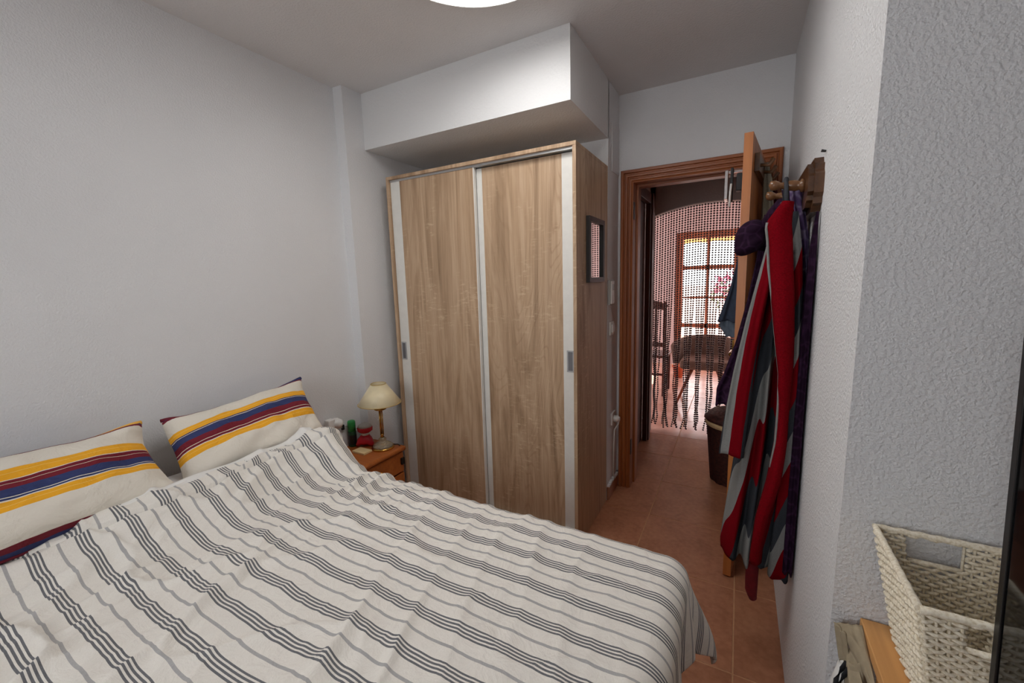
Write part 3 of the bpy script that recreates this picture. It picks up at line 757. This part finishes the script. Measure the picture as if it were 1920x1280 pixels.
MB().tube([(XR-.001, -.395, 1.712), (XR-.012, -.395, 1.715)], [.003, .004], 8).build('nail', 'iron_black', ck)

def cloth_tube(tab, yc, depth, folds, amp, n=120, ph=0., seed=0, uscale=1.0, nrow=70, tight=.0):
    """tab: (z, xl, xr) from top to bottom; closed folded cloth hanging in the xz plane"""
    tab = sorted(tab); rows, uvs = [], []
    zt, zb = tab[-1][0], tab[0][0]
    for i in range(nrow+1):
        f = i/nrow; z = zt+(zb-zt)*f; xl, xr = interp(tab, z)
        a = (xr-xl)/2; xc = (xl+xr)/2; g = sm(0, .25, f)
        row, ur = [], []
        for j in range(n):
            th = 2*PI*j/n; c, s = math.cos(th), math.sin(th)
            k = abs(c)**.9*(1 if c > 0 else -1); k2 = abs(s)**.7*(1 if s > 0 else -1)
            u = k
            fo = math.sin(folds*u*1.6+ph+1.3*z+.6*math.sin(3*z+seed))+.5*math.sin(folds*2.3*u+2*ph-2*z+seed)
            nz = noise.noise(Vector((u*2.2+seed, z*4, seed*1.7)))
            d = (depth if not callable(depth) else depth(f))*(.35+.65*g)
            y = yc+k2*d*(.8+.25*nz)+(amp*(.25+.75*g)*fo if True else 0)*(1 if s < 0 else .4)
            x = xc+a*k*(1+.05*nz*g)
            zz = z+(.005*fo*sm(.9, 1, f))
            row.append((x, y, zz)); ur.append((uscale*(u*a+.07*a*fo*g), z))
        rows.append(row); uvs.append(ur)
    return MB().loft(rows, True, True, uvs)
# red / grey striped dressing gown
rb = thing('striped_robe', (1.93, -.34, .33), 'red and grey striped fleece dressing gown hanging from the peg rack', 'robe')
BODY = [(1.595, 1.945, 1.973), (1.546, 1.926, 1.986), (1.483, 1.915, 1.996), (1.37, 1.902, 2.008), (1.235, 1.888, 2.018), (1.059, 1.874, 2.026), (.875, 1.864, 2.030), (.681, 1.847, 2.031), (.50, 1.829, 2.030), (.44, 1.824, 2.030), (.405, 1.826, 2.026)]
cloth_tube(BODY, -.325, .058, 8.2, .020, 180, .4, 2, 1.0, 90).build('body', 'robe_stripe', rb)
RIGHT = [(1.56, 1.966, 1.988), (1.45, 1.972, 2.004), (1.3, 1.976, 2.014), (1.0, 1.982, 2.024), (.7, 1.984, 2.030), (.45, 1.972, 2.030), (.385, 1.970, 2.028)]
cloth_tube(RIGHT, -.365, .034, 2.4, .006, 60, 1.4, 5, 1.0).build('front_panel', 'panel_stripe', rb)
SLV = [(1.50, 1.918, 1.945), (1.37, 1.893, 1.93), (1.239, 1.868, 1.913), (1.067, 1.840, 1.898), (.885, 1.816, 1.887), (.79, 1.808, 1.883)]
cloth_tube(SLV, -.385, .030, 1.6, .005, 60, .9, 4, 1.0).build('sleeve', 'sleeve_stripe', rb)
def band(tab, y, amp, thick=.006, cup=.01, n=70, m_=8):
    tab = sorted(tab)
    zt, zb = tab[-1][0], tab[0][0]
    def fn(a, b):
        z = zt+(zb-zt)*a; xl, xr = interp(tab, z); x = xl+(xr-xl)*b
        yy = y(a) if callable(y) else y
        return (x, yy-cup*math.sin(PI*b)+amp*math.sin(4*a*PI+b*2)+amp*.7*noise.noise(Vector((x*14, z*5, 4))), z), (x, z)
    return MB().grid(fn, n, m_)
LAP = [(1.585, 1.948, 1.968), (1.525, 1.907, 1.966), (1.479, 1.914, 1.971), (1.401, 1.920, 1.976), (1.307, 1.934, 1.983), (1.179, 1.950, 1.990), (1.082, 1.964, 1.993), (.982, 1.967, 1.990), (.863, 1.966, 1.989), (.737, 1.952, 1.980), (.603, 1.928, 1.956), (.50, 1.921, 1.946), (.435, 1.918, 1.944)]
lpz = band(LAP, lambda a: -.405-.012*math.sin(PI*a), .009, cup=.020).build('red_lapel', 'robe_red', rb, fix=False)
q_ = lpz.modifiers.new('s', 'SOLIDIFY'); q_.thickness = .012; q_.offset = 0
trim = [(interp(sorted(LAP), 1.53-.75*k/40)[0]-.002, -.408-.012*math.sin(PI*k/60), 1.53-.75*k/40) for k in range(41)]
MB().tube(trim, .004, 6).build('grey_trim', 'trim_grey', rb)
MB().tube([(1.958, -.345, 1.59), (1.957, -.32, 1.64), (1.957, -.302, 1.668), (1.957, -.284, 1.64), (1.957, -.27, 1.59)], .006, 6).build('hanging_loop', 'charcoal_cloth', rb)
bl = band([(.45, 1.915, 1.945), (.36, 1.912, 1.946), (.26, 1.915, 1.944), (.225, 1.93, 1.944)], -.30, .004, n=12).build('belt_end', 'red_felt', rb, fix=False)
q_ = bl.modifiers.new('s', 'SOLIDIFY'); q_.thickness = .006
# purple hooded robe behind it
pr = thing('purple_robe', (1.96, -.1, .4), 'dark purple patterned hooded robe hanging behind the striped gown', 'robe')
cloth_tube([(1.655, 1.955, 2.0), (1.60, 1.965, 2.022), (1.45, 1.97, 2.032), (1.2, 1.955, 2.036), (.9, 1.94, 2.036), (.45, 1.93, 2.036)], -.17, .065, 4.5, .012, 90, .2, 11, 1.0).build('body', 'purple_fleece', pr)
cloth_tube([(1.655, 1.968, 2.002), (1.60, 1.974, 2.010), (1.50, 1.988, 2.028), (1.38, 1.998, 2.036), (1.22, 2.004, 2.036)], -.262, .026, 4.5, .007, 70, .7, 13, 1.0).build('lit_back', 'purple_lit', pr)
cloth_tube([(1.552, 2.028, 2.035), (1.47, 2.020, 2.036), (1.3, 2.012, 2.037), (.9, 2.010, 2.037), (.42, 2.008, 2.037)], -.385, .022, 3, .005, 40, .7, 19, 1.0).build('side_strip', 'purple_fleece', pr)  # narrow dark purple strip for the band between gown and wall
m = MB(); rows = []
for i in range(22):
    f = i/21; ang = PI*f
    r = math.sin(ang)**.6
    rows.append([(1.872+.052*math.cos(ang)*-1+.0, -.02+.055*r*math.cos(2*PI*j/28)*(1+.12*math.sin(5*2*PI*j/28+f*3)), 1.515+.062*r*math.sin(2*PI*j/28)*(1+.1*math.sin(3*2*PI*j/28+f*5))+.035*(f-.5)) for j in range(28)])
m.loft(rows); m.build('hood', 'purple_fleece', pr)
cloth_tube([(1.60, 1.915, 1.95), (1.50, 1.90, 1.945), (1.439, 1.897, 1.939), (1.285, 1.875, 1.93), (1.114, 1.842, 1.904), (.979, 1.803, 1.875), (.92, 1.780, 1.862), (.851, 1.778, 1.842)], 0.0, .035, 2.0, .006, 60, .3, 17, 1.0).build('sleeve', 'purple_fleece', pr)
MB().tube([(1.985, -.16, 1.60), (1.972, -.10, 1.615), (1.955, -.05, 1.59), (1.93, -.01, 1.55), (1.915, .0, 1.47)], [.020, .032, .036, .034, .028], 16).build('shoulder', 'purple_fleece', pr)
# clothes on the door
gr = cloth_tube([(1.875, 1.922, 1.936), (1.80, 1.918, 1.954), (1.65, 1.918, 1.968), (1.4, 1.918, 1.98), (1.1, 1.918, 1.98)], .40, .025, 4, .008, 70, .5, 21).build('hanging_shirt', 'grey_cloth'); tag(gr, 'grey-green garment hanging on the open door', 'shirt')
wn = cloth_tube([(1.84, 1.945, 1.96), (1.75, 1.955, 1.992), (1.5, 1.95, 2.0), (1.2, 1.95, 2.0)], .56, .022, 4, .006, 60, .2, 23).build('hanging_jacket', 'wine_cloth'); tag(wn, 'dark red garment behind the grey-green one on the door', 'jacket')
jn = thing('hanging_jeans', (1.80, .36, 1.09), 'dark blue folded jeans hanging on the hallway side of the door', 'jeans')
cloth_tube([(1.475, 1.836, 1.846), (1.318, 1.806, 1.850), (1.20, 1.770, 1.852), (1.165, 1.757, 1.853)], .36, .06, 2.2, .008, 60, .3, 29).build('leg_fold', 'denim', jn)
cloth_tube([(1.19, 1.772, 1.852), (1.135, 1.768, 1.852), (1.10, 1.790, 1.850), (1.085, 1.80, 1.848)], .37, .045, 2.2, .008, 60, .9, 31).build('waist_fold', 'denim_inner', jn)
# over-door hook set on the hallway side
ov = thing('door_hook_set', (1.80, .42, 1.70), 'metal hook plate on the hallway side of the open door', 'hook')
MB().box(1.762, 1.776, .40, .50, 1.735, 1.865, .002).build('plate', 'steel', ov)
MB().box(1.776, 1.862, .44, .46, 1.86, 1.868).build('strap', 'steel', ov)
MB().box(1.785, 1.798, .40, .42, 1.72, 1.875, .003).build('black_bar', 'black_plastic', ov)
MB().tube([(1.79, .39, 1.80), (1.788, .385, 1.76), (1.787, .38, 1.695)], .005, 8).build('hook', 'white_plastic', ov)
MB().box(1.81, 1.858, .41, .47, 1.77, 1.85, .004).build('block', 'iron_black', ov)

# ------------------------------------------------------------------ hallway hamper
HC = Vector((1.875, 1.16, 0))
ha = thing('laundry_hamper', (HC.x, HC.y, 0), 'dark brown wicker laundry hamper with lid behind the bedroom door', 'hamper')
m = MB(); rows = []
NR, NS = 58, 72
for i in range(NR+1):
    f = i/NR; z = .0+.40*f; r0 = .150+.035*f
    rows.append([((HC.x+(r0+.005*math.sin(PI*i)+.0045*(1 if (i+(j//3)) % 2 else -1))*math.cos(2*PI*j/NS)), HC.y+(r0+.0045*(1 if (i+(j//3)) % 2 else -1))*math.sin(2*PI*j/NS), z) for j in range(NS)])
m.loft(rows).build('woven_body', 'dark_wicker', ha)
MB().lathe([(.182, .385), (.196, .39), (.197, .425), (.186, .43)], HC, 48).build('cream_liner', 'cream_liner', ha)
rows = []
for i in range(17):
    f = i/16; r = .202*(1-f)+.002; z = .428+.035*sm(0, .15, f)+.012*f
    rows.append([(HC.x+r*math.cos(2*PI*j/NS), HC.y+r*math.sin(2*PI*j/NS), z+.003*(1 if (i+(j//3)) % 2 else -1)) for j in range(NS)])
MB().loft(rows).build('lid', 'dark_wicker', ha)

# ------------------------------------------------------------------ bead curtain in the arch (nobody could count it)
m = MB(); vs, fs = [], []
rng = random.Random(3)
x = AX-AW+.012; strands = []
while x < AX+AW-.012:
    strands.append(x); x += .0215+rng.uniform(-.002, .002)
HEX = [(math.cos(PI/3*k), math.sin(PI/3*k)) for k in range(6)]
def bead(px_, py_, pz, r, h):
    o = len(vs)
    for rr, dz in ((.55, -h), (1, -h*.35), (1, h*.35), (.55, h)):
        for c, s in HEX: vs.append((px_+r*rr*c, py_+r*rr*s, pz+dz))
    for k in range(3):
        for j in range(6): fs.append((o+k*6+j, o+k*6+(j+1) % 6, o+k*6+6+(j+1) % 6, o+k*6+6+j))
    fs.append(tuple(o+j for j in range(5, -1, -1))); fs.append(tuple(o+18+j for j in range(6)))
for si, x in enumerate(strands):
    k = (x-AX)/AW; zt = AZ+AR*math.sqrt(max(0, 1-k*k))-.012
    clump = AX-AW+.05+.088*round((x-AX+AW-.05)/.088)
    pull = rng.uniform(.15, .88); sw = rng.uniform(-.006, .006); ph = rng.uniform(0, 6)
    z = zt; zb = rng.uniform(.015, .06); pts = []
    while z > zb:
        d = sm(1.35, .30, z) if False else 1-sm(.25, 1.35, z)
        xx = x+(clump-x)*pull*d+sw*math.sin(z*6+ph)*d+.004*math.sin(z*23+ph)*d
        yy = YARCH+.055+.006*math.sin(ph*3+z*4)*d+.004*((si % 3)-1)
        if z < .12: xx += (.12-z)*.25*math.sin(ph*5)
        bead(xx, yy, z, .0082, .0066); pts.append((xx, yy, z)); z -= .0195
    o = len(vs)
    for p in pts[::4]+[pts[-1]]:
        for a in range(3): vs.append((p[0]+.0013*math.cos(2.1*a), p[1]+.0013*math.sin(2.1*a), p[2]))
    n_ = len(pts[::4]+[pts[-1]])
    for i in range(n_-1):
        for a in range(3): fs.append((o+i*3+a, o+i*3+(a+1) % 3, o+i*3+3+(a+1) % 3, o+i*3+3+a))
m.add(vs, fs, None, True)
bc = m.build('bead_curtain', 'bead_brown', fix=False); bc['kind'] = 'stuff'; tag(bc, 'brown bead curtain hanging in the arched opening of the hallway', 'bead curtain')

# ------------------------------------------------------------------ far room furniture
FC = Vector((1.56, 2.98, 0))
ac = thing('armchair', (FC.x, FC.y, 0), 'grey upholstered tub chair on splayed wooden legs behind the bead curtain', 'armchair')
for sx, sy_ in ((-1, -1), (1, -1), (-1, 1), (1, 1)):
    MB().tube([(FC.x+sx*.12, FC.y+sy_*.12, .40), (FC.x+sx*.27, FC.y+sy_*.22, .0)], [.02, .012], 10).build('leg', 'far_wood', ac)
MB().box(FC.x-.24, FC.x+.24, FC.y-.23, FC.y+.23, .40, .50, .03).build('seat', 'grey_upholstery', ac)
def tub(a, b):
    th = PI*(.0+1.0*a)+PI; r = .28+.05*b
    z = .42+(.20+.10*math.sin(PI*a))*b
    return (FC.x+.30*math.cos(th)*(1+.1*b), FC.y-.02+.26*math.sin(th)*-1*(1+.12*b), z), (0, 0)
tb = MB().grid(tub, 30, 8).build('tub_back', 'grey_upholstery', ac, fix=False)
q_ = tb.modifiers.new('s', 'SOLIDIFY'); q_.thickness = .06; q_.offset = 0
DC = Vector((.95, 3.25, 0))
dk = thing('dining_chair', (DC.x, DC.y, 0), 'dark wooden high-backed chair behind the left of the bead curtain', 'chair')
for sx in (-.17, .17):
    MB().box(DC.x+sx-.018, DC.x+sx+.018, DC.y-.20, DC.y-.165, 0, 1.10, .004).build('back_post', 'hall_wood', dk)
    MB().box(DC.x+sx-.018, DC.x+sx+.018, DC.y+.16, DC.y+.195, 0, .45, .004).build('leg', 'hall_wood', dk)
MB().box(DC.x-.2, DC.x+.2, DC.y-.2, DC.y+.2, .45, .48, .006).build('seat', 'hall_wood', dk)
MB().prism([(DC.x-.2, 1.06), (DC.x-.1, 1.10), (DC.x, 1.12), (DC.x+.1, 1.10), (DC.x+.2, 1.06), (DC.x+.18, 1.0), (DC.x, 1.03), (DC.x-.18, 1.0)], 'y', DC.y-.195, DC.y-.165).build('crest_rail', 'hall_wood', dk)
for x in (-.07, .0, .07): MB().box(DC.x+x-.012, DC.x+x+.012, DC.y-.19, DC.y-.172, .62, 1.02).build('slat', 'hall_wood', dk)
MB().box(DC.x-.16, DC.x+.16, DC.y-.19, DC.y-.17, .58, .63).build('lower_rail', 'hall_wood', dk)
MB().box(DC.x-.16, DC.x+.16, DC.y-.005, DC.y+.015, .2, .225).build('stretcher', 'hall_wood', dk)
PT = Vector((1.16, 4.1, 0))
pt = thing('flower_pot', (PT.x, PT.y, 0), 'orange terracotta pot on the far room floor', 'pot')
MB().lathe([(.002, 0), (.05, 0), (.075, .14), (.085, .145), (.085, .17), (.07, .17), (.06, .15), (.002, .14)], PT, 28).build('pot', 'terracotta_pot', pt)
m = MB(); rng = random.Random(5)
def leaves(m, c, R, n, s, rng):
    for k in range(n):
        d = Vector((rng.gauss(0, 1), rng.gauss(0, 1), rng.gauss(0, 1))).normalized()*R*rng.random()**.4
        p = Vector(c)+Vector((d.x, d.y, d.z*.9)); u = Vector((rng.gauss(0, 1), rng.gauss(0, 1), rng.gauss(0, 1))).normalized(); v = u.cross(Vector((.3, .5, 1))).normalized()
        m.add([p-u*s, p+v*s*.5, p+u*s, p-v*s*.5], [(0, 1, 2, 3)])
sb = thing('flowering_shrub', (1.75, 7.3, 0), 'pink flowering shrub on the sunny terrace outside the far window', 'shrub')
MB().tube([(1.75, 7.3, -.01), (1.77, 7.3, .5), (1.72, 7.32, 1.0)], [.04, .03, .02], 8).build('stem', 'far_wood', sb)
m = MB(); leaves(m, (1.75, 7.3, 1.15), .42, 300, .05, rng); m.build('blossom', 'bougainvillea', sb, fix=False)
m = MB(); leaves(m, (1.75, 7.3, 1.0), .42, 150, .05, rng); m.build('foliage', 'leaf_green', sb, fix=False)

# ------------------------------------------------------------------ right-hand shelf, basket, television, bag
SZ = .703
sf = thing('pine_shelf', (2.25, -1.45, 0), 'pine shelf unit against the right-hand wall, under the woven basket', 'shelf')
MB().box(2.084, 2.44, -2.25, -.914, SZ-.022, SZ, .002).build('top_board', 'pine', sf)
MB().box(2.10, 2.43, -2.23, -.93, .30, .32, .002).build('lower_board', 'pine', sf)
for x in (2.11, 2.39):
    for y in (-2.21, -.975): MB().box(x, x+.035, y, y+.035, 0, SZ-.022, .002).build('post', 'pine', sf)
bs = thing('woven_basket', (2.175, -1.04, SZ), 'cream woven rope basket with cut-out handles on the pine shelf', 'basket')
BT = (2.089, 2.268, -1.147, -.926, .906); BB = (2.125, 2.238, -1.118, -.958, SZ+.004)
def brect(f):
    return [BB[i]+(BT[i]-BB[i])*f for i in range(4)], BB[4]+(BT[4]-BB[4])*f
def per(r, t):
    """t in 0..4 around the rectangle r -> x, y, outward normal"""
    x0, x1, y0, y1 = r; k = int(t) % 4; f = t-int(t)
    return [(x0+(x1-x0)*f, y0, 0, -1), (x1, y0+(y1-y0)*f, 1, 0), (x1-(x1-x0)*f, y1, 0, 1), (x0, y1-(y1-y0)*f, -1, 0)][k]
m = MB(); NROW = 30
def hole(t, f):
    k = int(t) % 4; g = t-int(t); return ((k == 0 and .28 < g < .70) or (k == 2 and .33 < g < .76)) and .76 < f < .955
for i in range(NROW):
    f = (i+.5)/NROW; r, z = brect(f); seg = []
    NSG = 104
    for j in range(NSG+1):
        t = (4*j/NSG) % 4
        if hole(t, f):
            if len(seg) > 1: m.tube(seg, .0032, 5)
            seg = []; continue
        x, y, nx, ny = per(r, t)
        side = (.0028 if (j//2+i) % 2 else -.0028)
        seg.append((x+nx*side, y+ny*side, z+.0012*math.sin(j*1.3+i*2)))
    if len(seg) > 1: m.tube(seg, .0032, 5)
wv = m.build('weave', 'paper_rope', bs); wv['kind'] = 'stuff'
m = MB()
for j in range(52):
    t = 4*j/52+.02; pts = []
    for i in range(7):
        f = i/6
        if hole(t % 4, .85) and f > .76: continue
        r, z = brect(f); x, y, nx, ny = per(r, t % 4); pts.append((x, y, z))
    m.tube(pts, .0022, 4)
m.build('stakes', 'paper_rope', bs)['kind'] = 'stuff'
m = MB(); x0, x1, y0, y1 = BB[:4]
for i in range(24):
    y = y0+(y1-y0)*(i+.5)/24; m.tube([(x0+(x1-x0)*k/16, y, SZ+.005+(.002 if (k+i) % 2 else -.001)) for k in range(17)], .0032, 5)
m.build('base_weave', 'paper_rope', bs)['kind'] = 'stuff'
x0, x1, y0, y1, z = BT
m = MB(); loop = [(x0, y0), (x1, y0), (x1, y1), (x0, y1), (x0, y0)]; pts = []
for (xa, ya), (xb, yb) in zip(loop, loop[1:]):
    for k in range(14): pts.append((xa+(xb-xa)*k/14, ya+(yb-ya)*k/14, z+.001*math.sin(k*3)))
pts.append(pts[0]); m.tube(pts, .0055, 8); m.build('rim', 'paper_rope', bs)
for k in (0, 2):
    r, z = brect(.76); a = per(r, k+(.28 if k == 0 else .33)); b = per(r, k+(.70 if k == 0 else .76)); MB().tube([(a[0], a[1], z), (b[0], b[1], z)], .004, 6).build('handle_edge', 'paper_rope', bs)
# television facing the bed
tv = thing('television', (2.16, -1.6, SZ), 'black flat television at the right edge, its screen reflecting the basket', 'television')
TX, TY1, TY0, TZ0, TZ1 = 2.142, -1.172, -2.05, SZ+.06, SZ+.62
MB().box(TX+.004, TX+.03, TY0, TY1, TZ0, TZ1, .003).build('case', 'black_plastic', tv)
MB().box(TX+.002, TX+.004, TY0+.012, TY1-.012, TZ0+.016, TZ1-.012).build('screen', 'screen_black', tv)
for bx in ((TY1-.012, TY1, TZ0, TZ1), (TY0, TY0+.012, TZ0, TZ1), (TY0+.012, TY1-.012, TZ1-.012, TZ1), (TY0+.012, TY1-.012, TZ0, TZ0+.016)):
    MB().box(TX, TX+.006, *bx, .001).build('bezel', 'black_plastic', tv)
MB().box(TX+.01, TX+.025, -1.66, -1.56, SZ+.01, TZ0).build('neck', 'black_plastic', tv)
MB().box(TX-.04, TX+.12, -1.75, -1.47, SZ, SZ+.012, .003).build('foot', 'black_plastic', tv)
# canvas bag slumped between wall corner and shelf
bg_ = thing('canvas_bag', (2.05, -1.0, .3), 'beige canvas bag with dark straps slumped beside the pine shelf', 'bag')
rows = []
for i in range(30):
    f = i/29; z = .30+.345*f; r = []
    for j in range(40):
        th = 2*PI*j/40; k = 1+.16*noise.noise(Vector((math.cos(th)*2, math.sin(th)*2, z*11)))+.08*math.sin(5*th+z*16)
        top = 1-.55*sm(.75, 1, f)
        r.append((2.064+(.020-.004*f)*k*top*math.cos(th)+.004*math.sin(z*25), -1.01+.070*k*(1-.2*f)*math.sin(th), z+.02*sm(.8, 1, f)*math.sin(th+.6)))
    rows.append(r)
MB().loft(rows).build('body', 'beige_canvas', bg_)
def flap(a, b):
    x = 2.040+.043*a+b*((1-a)*.028); y = -.935-b*((1-a)*.035+a*.16); z = .692+.010*a-b*((1-a)*.034+a*.045)
    return (x, y, z+.006*math.sin(PI*b)*math.sin(PI*a)+.006*noise.noise(Vector((a*4, b*4, 1)))), (0, 0)
fp = MB().grid(flap, 24, 24).build('flap', 'beige_canvas', bg_, fix=False)
q_ = fp.modifiers.new('s', 'SOLIDIFY'); q_.thickness = .003
bp = MB().grid(lambda a, b: ((2.040+.016*a+.010*b+.003*math.sin(a*6), -.938-.020*a-.012*b, .688-.065*b+.004*math.sin(a*9)), (0, 0)), 16, 16).build('back_fold', 'beige_canvas', bg_, fix=False)
q_ = bp.modifiers.new('s', 'SOLIDIFY'); q_.thickness = .003
lo = MB().grid(lambda a, b: ((2.056+.026*a+.004*math.sin(b*5), -.985-.05*b-.012*math.sin(PI*a), .655-.075*b+.012*math.sin(PI*a)-.004*math.sin(a*8+b*4)), (0, 0)), 18, 18).build('front_fold', 'beige_canvas', bg_, fix=False)
q_ = lo.modifiers.new('s', 'SOLIDIFY'); q_.thickness = .003
for dy in (0, .016):
    MB().tube([(2.060, -.962-dy, .635), (2.052, -.968-dy, .622), (2.043, -.975-dy, .600), (2.040, -.985-dy, .575), (2.046, -.99-dy, .54), (2.052, -.99-dy, .48)], .004, 8).build('strap', 'black_cloth', bg_)
m = MB(); rows = []
for i in range(18):
    f = i/17; rr = math.sin(PI*(.06+.90*f))**.6
    rows.append([(2.052+.013*rr*math.cos(2*PI*j/32)*(1+.25*noise.noise(Vector((j*.5, f*5, 2)))), -.957+.028*rr*math.sin(2*PI*j/32)*(1+.3*noise.noise(Vector((j*.6, f*6, 8)))), .45+.175*f+.012*noise.noise(Vector((j*.7, f*3, 5)))) for j in range(32)])
pb = m.loft(rows).build('plastic_bag', 'sheet_white'); tag(pb, 'crumpled white plastic bag tucked beside the beige canvas bag', 'plastic bag')
tv.location.x += .017; tv.location.z += .008; tv.rotation_euler[1] = -.034
